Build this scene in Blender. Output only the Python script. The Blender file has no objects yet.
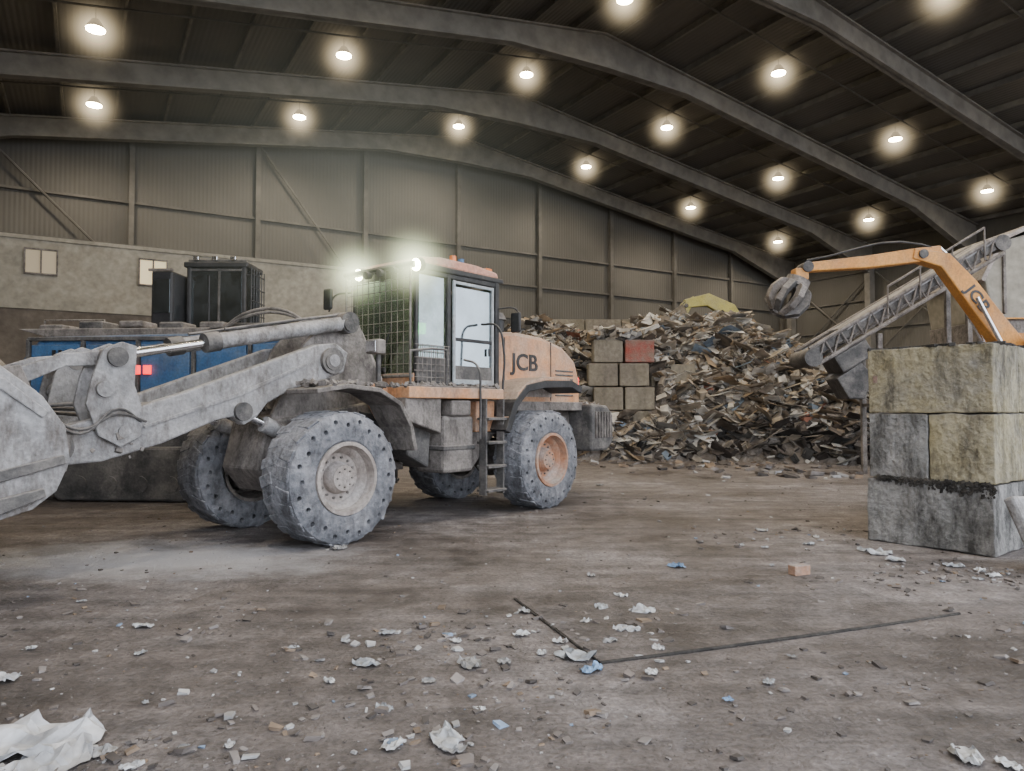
import bpy, bmesh, math, random
import numpy as np
from mathutils import Vector, Matrix, Euler
from mathutils import noise as mn
random.seed(7); rng=np.random.default_rng(7)
scene=bpy.context.scene
COL=scene.collection

# ---------------------------------------------------------------- materials
def newmat(name):
    m=bpy.data.materials.new(name); m.use_nodes=True
    nt=m.node_tree; b=nt.nodes['Principled BSDF']
    return m,nt,b
def dirty(name,c1,c2,rough=.8,metal=0.,scale=3.,bump=.25,dust=None,damt=.5,detail=8,fine=25.,stain=None,stamt=.5,st0=.50):
    m,nt,b=newmat(name); N=nt.nodes; L=nt.links
    tc=N.new('ShaderNodeTexCoord')
    n1=N.new('ShaderNodeTexNoise'); n1.inputs['Scale'].default_value=scale; n1.inputs['Detail'].default_value=detail; n1.inputs['Roughness'].default_value=.65
    L.new(tc.outputs['Object'],n1.inputs['Vector'])
    r=N.new('ShaderNodeValToRGB'); r.color_ramp.elements[0].position=.38; r.color_ramp.elements[1].position=.62
    r.color_ramp.elements[0].color=(*c1,1); r.color_ramp.elements[1].color=(*c2,1)
    L.new(n1.outputs['Fac'],r.inputs['Fac'])
    out=r.outputs['Color']
    n2=N.new('ShaderNodeTexNoise'); n2.inputs['Scale'].default_value=fine; n2.inputs['Detail'].default_value=6
    L.new(tc.outputs['Object'],n2.inputs['Vector'])
    if dust:
        n3=N.new('ShaderNodeTexNoise'); n3.inputs['Scale'].default_value=scale*.6; n3.inputs['Detail'].default_value=9; n3.inputs['Roughness'].default_value=.7
        L.new(tc.outputs['Object'],n3.inputs['Vector'])
        ge=N.new('ShaderNodeNewGeometry'); sx=N.new('ShaderNodeSeparateXYZ'); L.new(ge.outputs['Normal'],sx.inputs[0])
        ma=N.new('ShaderNodeMath'); ma.operation='MULTIPLY_ADD'; ma.inputs[1].default_value=.25; L.new(sx.outputs['Z'],ma.inputs[0]); L.new(n3.outputs['Fac'],ma.inputs[2])
        mr=N.new('ShaderNodeMapRange'); mr.inputs['From Min'].default_value=.62-.35*damt; mr.inputs['From Max'].default_value=.9-.35*damt
        mr.inputs['To Max'].default_value=.92
        L.new(ma.outputs[0],mr.inputs['Value'])
        mx=N.new('ShaderNodeMixRGB'); mx.inputs[2].default_value=(*dust,1); L.new(mr.outputs[0],mx.inputs[0]); L.new(out,mx.inputs[1]); out=mx.outputs[0]
    if stain:
        mp=N.new('ShaderNodeMapping'); mp.inputs['Scale'].default_value=(1,1,.35); L.new(tc.outputs['Object'],mp.inputs['Vector'])
        n4=N.new('ShaderNodeTexNoise'); n4.inputs['Scale'].default_value=scale*1.7; n4.inputs['Detail'].default_value=10; n4.inputs['Roughness'].default_value=.75; L.new(mp.outputs[0],n4.inputs['Vector'])
        mr=N.new('ShaderNodeMapRange'); mr.inputs['From Min'].default_value=st0; mr.inputs['From Max'].default_value=st0+.18; mr.inputs['To Max'].default_value=stamt
        L.new(n4.outputs['Fac'],mr.inputs['Value'])
        mx=N.new('ShaderNodeMixRGB'); mx.inputs[2].default_value=(*stain,1); L.new(mr.outputs[0],mx.inputs[0]); L.new(out,mx.inputs[1]); out=mx.outputs[0]
    mr=N.new('ShaderNodeMapRange'); mr.inputs['From Min'].default_value=.3; mr.inputs['From Max'].default_value=.7; mr.inputs['To Min'].default_value=.78; mr.inputs['To Max'].default_value=1.15; L.new(n2.outputs['Fac'],mr.inputs['Value'])
    mx=N.new('ShaderNodeMixRGB'); mx.blend_type='MULTIPLY'; mx.inputs[0].default_value=1; L.new(out,mx.inputs[1]); L.new(mr.outputs[0],mx.inputs[2]); out=mx.outputs[0]
    L.new(out,b.inputs['Base Color'])
    b.inputs['Roughness'].default_value=rough; b.inputs['Metallic'].default_value=metal
    if bump:
        ad=N.new('ShaderNodeMath'); ad.operation='ADD'; L.new(n1.outputs['Fac'],ad.inputs[0]); L.new(n2.outputs['Fac'],ad.inputs[1])
        bp=N.new('ShaderNodeBump'); bp.inputs['Strength'].default_value=bump; bp.inputs['Distance'].default_value=.04
        L.new(ad.outputs[0],bp.inputs['Height']); L.new(bp.outputs[0],b.inputs['Normal'])
    return m
def emis(name,col,s):
    m,nt,b=newmat(name); b.inputs['Base Color'].default_value=(*col,1)
    b.inputs['Emission Color'].default_value=(*col,1); b.inputs['Emission Strength'].default_value=s
    return m
def glassm(name,tint,refl=.25,dc=(.30,.31,.28),dmax=.4):
    m,nt,b=newmat(name); N=nt.nodes; L=nt.links; N.remove(b)
    t=N.new('ShaderNodeBsdfTransparent'); t.inputs[0].default_value=(*tint,1)
    g=N.new('ShaderNodeBsdfGlossy'); g.inputs['Roughness'].default_value=.08; g.inputs[0].default_value=(.8,.92,.98,1)
    d=N.new('ShaderNodeBsdfDiffuse'); d.inputs[0].default_value=(*dc,1)
    m1=N.new('ShaderNodeMixShader'); m1.inputs[0].default_value=refl; L.new(t.outputs[0],m1.inputs[1]); L.new(g.outputs[0],m1.inputs[2])
    m2=N.new('ShaderNodeMixShader'); 
    tc=N.new('ShaderNodeTexCoord'); n=N.new('ShaderNodeTexNoise'); n.inputs['Scale'].default_value=2.5; n.inputs['Detail'].default_value=5; L.new(tc.outputs['Object'],n.inputs['Vector'])
    mr=N.new('ShaderNodeMapRange'); mr.inputs['From Min'].default_value=.35; mr.inputs['From Max'].default_value=.75; mr.inputs['To Min'].default_value=.05; mr.inputs['To Max'].default_value=dmax
    L.new(n.outputs['Fac'],mr.inputs['Value']); L.new(mr.outputs[0],m2.inputs[0])
    L.new(m1.outputs[0],m2.inputs[1]); L.new(d.outputs[0],m2.inputs[2])
    L.new(m2.outputs[0],N['Material Output'].inputs[0])
    return m
def islandmat(name,stops,rough=.85,bump=.3,scale=6):
    m,nt,b=newmat(name); N=nt.nodes; L=nt.links
    ge=N.new('ShaderNodeNewGeometry'); r=N.new('ShaderNodeValToRGB'); cr=r.color_ramp; cr.interpolation='CONSTANT'
    cr.elements[0].position=0; cr.elements[0].color=(*stops[0][1],1)
    cr.elements[1].position=stops[1][0]; cr.elements[1].color=(*stops[1][1],1)
    for p,c in stops[2:]:
        e=cr.elements.new(p); e.color=(*c,1)
    L.new(ge.outputs['Random Per Island'],r.inputs['Fac'])
    tc=N.new('ShaderNodeTexCoord'); n=N.new('ShaderNodeTexNoise'); n.inputs['Scale'].default_value=scale; n.inputs['Detail'].default_value=8
    L.new(tc.outputs['Object'],n.inputs['Vector'])
    mr=N.new('ShaderNodeMapRange'); mr.inputs['From Min'].default_value=.3; mr.inputs['From Max'].default_value=.7; mr.inputs['To Min'].default_value=.5; mr.inputs['To Max'].default_value=1.15
    L.new(n.outputs['Fac'],mr.inputs['Value'])
    mx=N.new('ShaderNodeMixRGB'); mx.blend_type='MULTIPLY'; mx.inputs[0].default_value=1; L.new(r.outputs[0],mx.inputs[1]); L.new(mr.outputs[0],mx.inputs[2])
    L.new(mx.outputs[0],b.inputs['Base Color']); b.inputs['Roughness'].default_value=rough
    bp=N.new('ShaderNodeBump'); bp.inputs['Strength'].default_value=bump; bp.inputs['Distance'].default_value=.03; L.new(n.outputs['Fac'],bp.inputs['Height']); L.new(bp.outputs[0],b.inputs['Normal'])
    return m

DUST=(.27,.25,.235); DK=(.07,.06,.055)
M={}
M['orange']=dirty('orange_paint',(.50,.23,.10),(.60,.32,.16),.6,0,2.2,.15,(.37,.30,.25),.62,stain=(.14,.105,.09),stamt=.7)
M['orange2']=dirty('orange_boom_paint',(.50,.21,.04),(.62,.30,.07),.6,0,1.2,.1,(.30,.22,.15),.35,stain=DK,stamt=.4)
M['roofor']=dirty('roof_paint',(.48,.22,.15),(.56,.28,.20),.6,0,3,.1,(.40,.30,.26),.5)
M['grey']=dirty('boom_grey',(.19,.19,.195),(.31,.31,.315),.65,.1,2.8,.4,(.39,.38,.38),.42,stain=(.075,.06,.05),stamt=.85,st0=.47)
M['dgrey']=dirty('dark_grey_steel',(.05,.05,.052),(.12,.115,.11),.7,.2,3,.3,DUST,.40)
M['frame']=dirty('frame_steel_dusty',(.10,.09,.085),(.22,.20,.185),.8,.1,3.5,.4,(.31,.285,.265),.48,stain=(.045,.04,.035),stamt=.75,st0=.48)
M['black']=dirty('black_trim',(.012,.013,.015),(.03,.03,.032),.55,0,4,.1,(.13,.12,.11),.2)
M['hblack']=dirty('handler_black',(.014,.015,.018),(.032,.032,.036),.5,0,2,.05,(.09,.09,.09),.15)
M['tyre']=dirty('solid_tyre_rubber',(.09,.095,.108),(.20,.21,.235),.92,0,5,.9,(.33,.335,.36),.46,fine=14,stain=(.04,.04,.044),stamt=.7)
M['rim']=dirty('rim_dusty',(.28,.245,.22),(.38,.34,.315),.75,0,4,.3,(.36,.34,.33),.5,stain=(.12,.09,.08),stamt=.7)
M['rimrust']=dirty('rim_rust',(.42,.20,.11),(.36,.25,.19),.75,0,4,.25,(.36,.33,.31),.35,stain=(.13,.10,.09),stamt=.5)
M['chrome']=dirty('chrome_rod',(.7,.7,.72),(.8,.8,.82),.2,1.,3,.03)
M['glass']=glassm('cab_glass',(.28,.36,.24),.28,(.22,.26,.15),.50)
M['glassd']=glassm('door_glass',(.12,.155,.17),.34,(.20,.23,.24),.28)
M['glassk']=glassm('handler_glass',(.06,.07,.08),.16,(.09,.10,.105),.45)
M['white']=dirty('pale_frame',(.28,.33,.37),(.38,.43,.46),.5,0,3,.05,DUST,.45)
M['lampgreen']=emis('work_lamp_lens',(.95,1.,.50),70)
M['greenled']=emis('green_beacon_lens',(.1,1.,.22),14)
M['red']=emis('red_lens',(.9,.03,.03),3.0)
M['amber']=dirty('amber_beacon',(.6,.16,.03),(.7,.2,.04),.3,0,4,0)
M['blue']=dirty('blue_machine_paint',(.035,.10,.23),(.06,.155,.31),.5,0,2,.15,(.20,.22,.25),.42,stain=DK,stamt=.5)
M['beige']=dirty('beige_panel',(.25,.235,.195),(.33,.31,.26),.8,0,.8,.05,(.22,.195,.155),.35,fine=6)
M['conc']=dirty('concrete_block',(.16,.16,.155),(.28,.275,.265),.95,0,2.2,.8,(.15,.14,.13),.4,fine=18,stain=(.03,.028,.026),stamt=.9,st0=.46)
M['concy']=dirty('concrete_block_yellowed',(.24,.205,.115),(.33,.295,.20),.95,0,2.0,.8,(.20,.195,.185),.45,fine=18,stain=(.05,.043,.033),stamt=.9,st0=.47)
M['concb']=dirty('concrete_bay',(.18,.16,.12),(.26,.235,.185),.95,0,1.2,.4,(.16,.14,.12),.4,fine=8,stain=DK,stamt=.6)
M['concd']=dirty('push_wall_dark',(.085,.072,.06),(.14,.12,.10),.95,0,.6,.3,(.12,.105,.09),.4,fine=5,stain=DK,stamt=.5)
M['redp']=dirty('red_marking',(.28,.065,.05),(.20,.13,.10),.9,0,3,.4,(.24,.20,.17),.5)
M['soot']=dirty('wet_grime',(.012,.011,.01),(.05,.045,.04),.9,0,5,.6)
M['steel']=dirty('rafter_steel',(.125,.118,.104),(.16,.152,.136),.8,0,.5,.03,(.17,.162,.145),.4,fine=2)
M['purlin']=dirty('purlin_steel',(.085,.08,.071),(.115,.109,.098),.8,0,.5,.02,fine=2)
M['seat']=dirty('seat_fabric',(.02,.02,.025),(.05,.05,.05),.9,0,8,.1)
M['yell']=dirty('yellow_green_paint',(.36,.33,.08),(.45,.41,.13),.6,0,1.5,.1,(.30,.28,.20),.5)
M['winlit']=emis('lit_window_pane',(.78,.66,.40),.65)
M['windull']=emis('dull_window_pane',(.45,.38,.26),.22)
M['halide']=emis('lamp_lens',(1.,.80,.45),90)

def wallmat(name,c1,c2,axis='X',sc=9.):
    m,nt,b=newmat(name); N=nt.nodes; L=nt.links
    tc=N.new('ShaderNodeTexCoord')
    n=N.new('ShaderNodeTexNoise'); n.inputs['Scale'].default_value=.25; n.inputs['Detail'].default_value=8; L.new(tc.outputs['Object'],n.inputs['Vector'])
    r=N.new('ShaderNodeValToRGB'); r.color_ramp.elements[0].position=.35; r.color_ramp.elements[1].position=.65
    r.color_ramp.elements[0].color=(*c1,1); r.color_ramp.elements[1].color=(*c2,1); L.new(n.outputs['Fac'],r.inputs['Fac']); L.new(r.outputs[0],b.inputs['Base Color'])
    w=N.new('ShaderNodeTexWave'); w.wave_type='BANDS'; w.bands_direction=axis; w.inputs['Scale'].default_value=sc/6.28
    L.new(tc.outputs['Object'],w.inputs['Vector'])
    bp=N.new('ShaderNodeBump'); bp.inputs['Strength'].default_value=.3; bp.inputs['Distance'].default_value=.03; L.new(w.outputs['Fac'],bp.inputs['Height']); L.new(bp.outputs[0],b.inputs['Normal'])
    b.inputs['Roughness'].default_value=.8
    return m

# ---------------------------------------------------------------- mesh helpers
def empty(name,loc=(0,0,0),rz=0):
    e=bpy.data.objects.new(name,None); e.location=loc; e.rotation_euler=(0,0,rz); COL.objects.link(e); e.empty_display_size=.2; return e
def obj(name,bm,mat,parent=None,bevel=0,smooth=False,seg=2):
    bmesh.ops.recalc_face_normals(bm,faces=bm.faces[:])
    me=bpy.data.meshes.new(name); bm.to_mesh(me); bm.free()
    if mat: me.materials.append(mat)
    o=bpy.data.objects.new(name,me); COL.objects.link(o)
    if parent: o.parent=parent
    if bevel:
        md=o.modifiers.new('bev','BEVEL'); md.width=bevel; md.segments=seg; md.limit_method='ANGLE'; md.angle_limit=math.radians(35)
    if smooth:
        for p in me.polygons: p.use_smooth=True
        try: me.set_sharp_from_angle(angle=math.radians(40))
        except Exception: pass
    return o
def addbox(bm,c,s,rot=None):
    r=bmesh.ops.create_cube(bm,size=1)
    mt=Matrix.Translation(c)@(Euler(rot).to_matrix().to_4x4() if rot else Matrix.Identity(4))@Matrix.Diagonal((*s,1))
    bmesh.ops.transform(bm,matrix=mt,verts=r['verts']); return r['verts']
def box(name,p,mat,c,s,rot=None,bevel=.015):
    bm=bmesh.new(); addbox(bm,c,s,rot); return obj(name,bm,mat,p,bevel)
def box2(name,p,mat,lo,hi,bevel=.015):
    return box(name,p,mat,[(a+b)/2 for a,b in zip(lo,hi)],[abs(b-a) for a,b in zip(lo,hi)],None,bevel)
def addcyl(bm,p1,p2,r1,r2=None,seg=20):
    p1=Vector(p1);p2=Vector(p2);d=p2-p1; r2=r1 if r2 is None else r2
    r=bmesh.ops.create_cone(bm,cap_ends=True,segments=seg,radius1=r1,radius2=r2,depth=d.length)
    q=d.to_track_quat('Z','Y').to_matrix().to_4x4()
    bmesh.ops.transform(bm,matrix=Matrix.Translation((p1+p2)/2)@q,verts=r['verts'])
def cyl(name,p,mat,p1,p2,r,r2=None,seg=20,bevel=0):
    bm=bmesh.new(); addcyl(bm,p1,p2,r,r2,seg); return obj(name,bm,mat,p,bevel,True)
def addprism(bm,pts,y0,y1):
    a=[bm.verts.new((x,y0,z)) for x,z in pts]; b=[bm.verts.new((x,y1,z)) for x,z in pts]
    n=len(pts); bm.faces.new(a); bm.faces.new(b[::-1])
    for i in range(n): bm.faces.new((a[i],b[i],b[(i+1)%n],a[(i+1)%n]))
def prism(name,p,mat,pts,y0,y1,bevel=.015):
    bm=bmesh.new(); addprism(bm,pts,y0,y1); return obj(name,bm,mat,p,bevel)
def tube(name,p,mat,pts,r=.02,smooth=True):
    cu=bpy.data.curves.new(name,'CURVE'); cu.dimensions='3D'; cu.bevel_depth=r; cu.bevel_resolution=2; cu.resolution_u=6
    if smooth and len(pts)>2:
        sp=cu.splines.new('BEZIER'); sp.bezier_points.add(len(pts)-1)
        for b,q in zip(sp.bezier_points,pts): b.co=q; b.handle_left_type=b.handle_right_type='AUTO'
    else:
        sp=cu.splines.new('POLY'); sp.points.add(len(pts)-1)
        for b,q in zip(sp.points,pts): b.co=(*q,1)
    cu.materials.append(mat); o=bpy.data.objects.new(name,cu); COL.objects.link(o); o.parent=p; return o
def strip(pts,w):
    n=len(pts); L=[];R=[]
    ws=w if isinstance(w,(list,tuple)) else [w]*n
    for i in range(n):
        a=Vector(pts[max(i-1,0)]); b=Vector(pts[min(i+1,n-1)]); d=(b-a).normalized(); nn=Vector((-d.y,d.x)); c=Vector(pts[i])
        L.append(tuple(c+nn*ws[i]/2)); R.append(tuple(c-nn*ws[i]/2))
    return L+R[::-1]
def lathe(bm,prof,seg=64):
    rings=[]
    for (r,y) in prof:
        rings.append([bm.verts.new((r*math.cos(2*math.pi*i/seg),y,r*math.sin(2*math.pi*i/seg))) for i in range(seg)])
    for k in range(len(rings)-1):
        for i in range(seg):
            j=(i+1)%seg; bm.faces.new((rings[k][i],rings[k][j],rings[k+1][j],rings[k+1][i]))
    return rings
def text(name,p,mat,body,loc,rot,size,ext=.006,off=.004):
    cu=bpy.data.curves.new(name,'FONT'); cu.body=body; cu.size=size; cu.extrude=ext; cu.align_x='CENTER'; cu.align_y='CENTER'; cu.offset=off
    cu.materials.append(mat); o=bpy.data.objects.new(name,cu); COL.objects.link(o); o.parent=p; o.location=loc; o.rotation_euler=rot; o.scale=(1.2,1,1); return o

# ---------------------------------------------------------------- wheel
R=.81; TW=.64
def wheel(name,p,a,b_out,sgn,rimmat):
    W=empty(name); W.parent=p; W.location=(a,b_out,R); W.scale=(1,sgn,1)
    prof=[(.43,-.04),(.47,-.0),(.62,.012),(.72,0),(.785,-.035),(.81,-.10),(.81,-TW+.10),(.785,-TW+.035),(.72,-TW),(.62,-TW),(.47,-TW),(.43,-TW+.04)]
    bm=bmesh.new(); rg=lathe(bm,prof,72)
    for i in range(72):
        j=(i+1)%72; bm.faces.new((rg[-1][i],rg[-1][j],rg[0][j],rg[0][i]))
    t=obj('tyre',bm,M['tyre'],W,0,True)
    bm=bmesh.new(); nh=24
    for k in range(nh):
        th=2*math.pi*k/nh; rr=.70 if k%2 else .645
        for s in (0,1):
            y=0.05 if s==0 else -TW-.05
            y2=-.08 if s==0 else -TW+.08
            addcyl(bm,(rr*math.cos(th),y,rr*math.sin(th)),(rr*math.cos(th),y2,rr*math.sin(th)),.030,seg=12)
    me=bpy.data.meshes.new('cut'); bmesh.ops.recalc_face_normals(bm,faces=bm.faces[:]); bm.to_mesh(me); bm.free()
    cut=bpy.data.objects.new('cut',me); COL.objects.link(cut); cut.parent=W
    md=t.modifiers.new('b','BOOLEAN'); md.operation='DIFFERENCE'; md.object=cut; md.solver='EXACT'
    bpy.context.view_layer.update()
    dg=bpy.context.evaluated_depsgraph_get(); nm=bpy.data.meshes.new_from_object(t.evaluated_get(dg)); t.modifiers.clear()
    if len(nm.vertices)>500: t.data=nm
    bpy.data.objects.remove(cut)
    bm=bmesh.new(); nl=22
    for k in range(nl):
        for side in (0,1):
            th=2*math.pi*(k+.5*side+random.uniform(-.12,.12))/nl
            y=-.17 if side==0 else -TW+.17
            vs=addbox(bm,(0,0,0),(.12+.05*random.random(),.22+.06*random.random(),.03))
            for v in vs: v.co+=Vector((random.uniform(-.015,.015),random.uniform(-.015,.015),0))
            mt=Matrix.Translation((0,y,0))@Matrix.Rotation(-th,4,'Y')@Matrix.Translation((0,0,R-.006-random.random()*.008))@Matrix.Rotation(.25*(1 if side else -1)+random.uniform(-.15,.15),4,'Z')
            bmesh.ops.transform(bm,matrix=mt,verts=vs)
    obj('tread_lugs',bm,M['tyre'],W,.014)
    bm=bmesh.new()
    lathe(bm,[(.445,-.05),(.445,.015),(.40,.02),(.385,-.05),(.375,-.10),(.33,-.13),(.30,-.20),(.20,-.215),(.19,-.13),(.165,-.10),(.155,-.06),(.0001,-.055)],48)
    obj('rim',bm,rimmat,W,0,True)
    bm=bmesh.new(); lathe(bm,[(.445,-TW-.005),(.40,-TW),(.38,-TW+.2),(.36,-.25),(.0001,-.24)],40); obj('rim_back',bm,M['frame'],W,0,True)
    bm=bmesh.new()
    for k in range(14):
        th=2*math.pi*k/14; addcyl(bm,(.25*math.cos(th),-.23,.25*math.sin(th)),(.25*math.cos(th),-.185,.25*math.sin(th)),.017,seg=6)
    for k in range(8):
        th=2*math.pi*k/8; addcyl(bm,(.11*math.cos(th),-.07,.11*math.sin(th)),(.11*math.cos(th),-.04,.11*math.sin(th)),.012,seg=6)
    obj('wheel_bolts',bm,M['frame'],W)
    return W

def halomat(name,col,S,pw=3.):  # emission-only volume, no scattering: glare and haze put in as glow
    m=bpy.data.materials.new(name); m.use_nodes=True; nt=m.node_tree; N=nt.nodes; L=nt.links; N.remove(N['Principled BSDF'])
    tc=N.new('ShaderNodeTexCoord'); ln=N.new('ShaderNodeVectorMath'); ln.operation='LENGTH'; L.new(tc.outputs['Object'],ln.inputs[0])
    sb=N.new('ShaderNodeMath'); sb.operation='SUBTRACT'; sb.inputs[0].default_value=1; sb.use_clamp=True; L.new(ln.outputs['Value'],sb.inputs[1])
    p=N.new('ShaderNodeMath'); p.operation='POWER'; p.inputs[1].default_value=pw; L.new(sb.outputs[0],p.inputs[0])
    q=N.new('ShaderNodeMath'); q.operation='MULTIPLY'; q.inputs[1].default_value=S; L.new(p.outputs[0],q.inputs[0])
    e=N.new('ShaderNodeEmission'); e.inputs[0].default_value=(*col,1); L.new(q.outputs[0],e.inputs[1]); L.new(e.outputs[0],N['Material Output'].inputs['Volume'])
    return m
hm=bpy.data.meshes.new('added_glow'); _b=bmesh.new(); bmesh.ops.create_icosphere(_b,subdivisions=2,radius=1.0); _b.to_mesh(hm); _b.free(); hm.materials.append(halomat('lamp_glare_glow',(1,.80,.50),5.0,6.5))  # added self-lit sphere, imitates glare around a high bay lamp
hc=hm.copy(); hc.materials.clear(); hc.materials.append(halomat('work_lamp_glare_glow',(.92,1,.6),16,5.))  # same added sphere for the cab work lamps, greener glare
hd=hm.copy(); hd.materials.clear(); hd.materials.append(halomat('cab_haze_glow',(.95,1.,.82),.030,1.8))  # added self-lit volume, imitates lit haze above the cab
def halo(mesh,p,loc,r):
    o=bpy.data.objects.new('added_glow',mesh); COL.objects.link(o); o.parent=p; o.location=loc
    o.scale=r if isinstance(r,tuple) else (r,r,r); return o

# ================================================================ WHEEL LOADER
LD=empty('wheel_loader',(-1.706,11.23,0),math.atan2(-.774,-.633))
for a,rm in ((2.1,M['rim']),(-2.1,M['rimrust'])):
    wheel('wheel_near',LD,a,1.35,1,rm); wheel('wheel_far',LD,a,-1.35,-1,rm)
    cyl('axle',LD,M['frame'],(a,-1.1,.81),(a,1.1,.81),.17)
    cyl('axle_hub',LD,M['frame'],(a,.78,.81),(a,1.12,.81),.3); cyl('axle_hub',LD,M['frame'],(a,-.78,.81),(a,-1.12,.81),.3)
    bm=bmesh.new(); bmesh.ops.create_uvsphere(bm,u_segments=20,v_segments=12,radius=.34); bmesh.ops.translate(bm,vec=(a,0,.81),verts=bm.verts[:]); obj('differential',bm,M['frame'],LD,0,True)
prism('rear_frame',LD,M['frame'],[(-.1,.75),(.35,.95),(.35,1.45),(-.3,1.75),(-3.8,1.75),(-3.9,.95),(-3.2,.85),(-2.6,1.2),(-1.6,1.2),(-1.1,.7)],-.5,.5,.03)
prism('front_frame',LD,M['frame'],[(.55,.75),(2.5,.6),(2.75,.9),(2.6,1.5),(1.0,1.75),(.6,1.4)],-.42,.42,.03)
cyl('articulation_pin',LD,M['dgrey'],(.45,0,.6),(.45,0,1.75),.13)
box('articulation_yoke',LD,M['frame'],(.5,0,.8),(.6,.5,.12)); box('articulation_yoke',LD,M['frame'],(.5,0,1.55),(.6,.5,.12))
for s in (1,-1):
    cyl('steer_cylinder',LD,M['dgrey'],(-.5,.42*s,.95),(.5,.46*s,.95),.06); cyl('steer_rod',LD,M['chrome'],(.5,.46*s,.95),(1.1,.4*s,.95),.03)
for s in (1,-1):
    prism('tower_plate',LD,M['frame'],[(.7,1.2),(.75,2.05),(1.15,2.85),(1.35,3.0),(1.6,2.95),(2.05,2.5),(2.55,1.5),(2.6,1.0)],.30*s,.37*s,.015)
prism('tower_front',LD,M['rim'],[(.68,1.5),(.68,2.1),(1.05,2.75),(1.15,2.7),(.8,2.05),(.8,1.5)],-.32,.32,.01)
cyl('tower_cross_pin',LD,M['dgrey'],(1.45,-.55,2.8),(1.45,.55,2.8),.09)
cyl('arm_pivot_pin',LD,M['dgrey'],(1.85,-.72,2.27),(1.85,.72,2.27),.11)
arm=[(1.55,2.40),(1.75,2.52),(2.05,2.48),(2.5,2.31),(3.19,2.05),(3.75,1.84),(4.3,1.66),(4.65,1.56),(5.05,1.46),(5.2,1.36),(5.18,1.2),(5.0,1.10),(4.6,1.12),(4.0,1.28),(3.4,1.52),(3.19,1.56),(3.05,1.46),(2.88,1.56),(2.75,1.72),(2.4,1.90),(1.9,2.04),(1.62,2.14)]
for s in (1,-1):
    prism('lift_arm',LD,M['grey'],arm,.49*s,.64*s,.02)
    prism('arm_gusset',LD,M['grey'],strip([(2.2,2.22),(3.1,1.83),(4.2,1.46)],[.03,.05,.03]),.64*s,.655*s,.004)
    cyl('arm_boss',LD,M['dgrey'],(1.83,.62*s,2.28),(1.83,.70*s,2.28),.17); cyl('arm_boss_cap',LD,M['grey'],(1.83,.68*s,2.28),(1.83,.73*s,2.28),.08)
    cyl('arm_boss',LD,M['dgrey'],(3.08,.62*s,1.62),(3.08,.69*s,1.62),.11)
    cyl('arm_tip_boss',LD,M['dgrey'],(5.03,.42*s,1.28),(5.03,.69*s,1.28),.16)
    cyl('arm_boss',LD,M['dgrey'],(4.42,.42*s,1.42),(4.42,.68*s,1.42),.12); cyl('pin_cap',LD,M['grey'],(4.42,.68*s,1.42),(4.42,.72*s,1.42),.06)
    cyl('lift_cylinder',LD,M['grey'],(2.0,.52*s,1.15),(2.75,.55*s,1.47),.10); cyl('lift_rod',LD,M['chrome'],(2.75,.55*s,1.47),(3.08,.56*s,1.62),.05)
    cyl('tilt_cylinder',LD,M['grey'],(1.42,.44*s,2.83),(3.35,.44*s,2.43),.095); cyl('tilt_gland',LD,M['dgrey'],(3.28,.44*s,2.445),(3.45,.44*s,2.41),.115)
    cyl('tilt_rod',LD,M['chrome'],(3.45,.44*s,2.41),(4.4,.44*s,2.21),.05); cyl('tilt_eye',LD,M['dgrey'],(4.42,.36*s,2.2),(4.42,.54*s,2.2),.12)
    cyl('tilt_base_eye',LD,M['dgrey'],(1.42,.36*s,2.83),(1.42,.52*s,2.83),.15)
    tube('cylinder_pipe',LD,M['dgrey'],[(1.6,.44*s,2.92),(2.3,.44*s,2.78),(3.2,.44*s,2.59)],.018)
    lev=[(4.30,2.30),(4.45,2.34),(4.62,2.26),(4.72,2.0),(4.78,1.7),(4.66,1.38),(4.45,1.26),(4.26,1.36),(4.22,1.6),(4.32,1.9)]
    prism('rocker_lever',LD,M['grey'],lev,.34*s,.385*s,.01); prism('rocker_lever',LD,M['grey'],lev,.655*s,.70*s,.01)
    prism('bucket_link',LD,M['grey'],strip([(4.5,2.18),(4.9,2.14),(5.42,1.90)],[.16,.13,.17]),.40*s,.47*s,.01)
    cyl('link_eye',LD,M['dgrey'],(4.5,.33*s,2.18),(4.5,.74*s,2.18),.10); cyl('link_eye',LD,M['dgrey'],(5.42,.36*s,1.9),(5.42,.60*s,1.9),.12)
    cyl('pin_cap',LD,M['grey'],(4.62,.6*s,1.85),(4.62,.75*s,1.85),.08)
    hp=[(4.95,1.05),(5.35,.95),(5.6,1.3),(5.65,2.0),(5.35,2.06),(5.2,1.7),(4.9,1.42)]
    prism('hitch_plate',LD,M['grey'],hp,.36*s,.39*s,.01); prism('hitch_plate',LD,M['frame'],hp,.70*s,.74*s,.01)
    for a_,z_ in ((5.1,1.35),(5.35,1.75),(5.3,1.15)): cyl('hitch_pin',LD,M['dgrey'],(a_,.72*s,z_),(a_,.78*s,z_),.065)
cyl('arm_cross_tube',LD,M['grey'],(3.8,-.55,1.58),(3.8,.55,1.58),.15)
cyl('arm_cross_tube',LD,M['grey'],(4.75,-.55,1.3),(4.75,.55,1.3),.10)
for i in range(3):
    k=.05*i
    tube('hydraulic_hose',LD,M['dgrey'],[(1.5,.2-.1*i,2.5-k),(2.3,.2-.1*i,2.25-k),(3.2,.2-.1*i,1.95-k),(4.1,.25-.1*i,1.65-k),(4.7,.2-.1*i,1.7-k),(5.2,.2-.1*i,1.65)],.020)
for i in range(2):
    tube('hydraulic_hose',LD,M['dgrey'],[(4.2+.05*i,.70,1.52),(4.5,.75,1.60+.05*i),(4.85,.76,1.45-.04*i),(5.15,.78,1.6)],.014)
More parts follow.
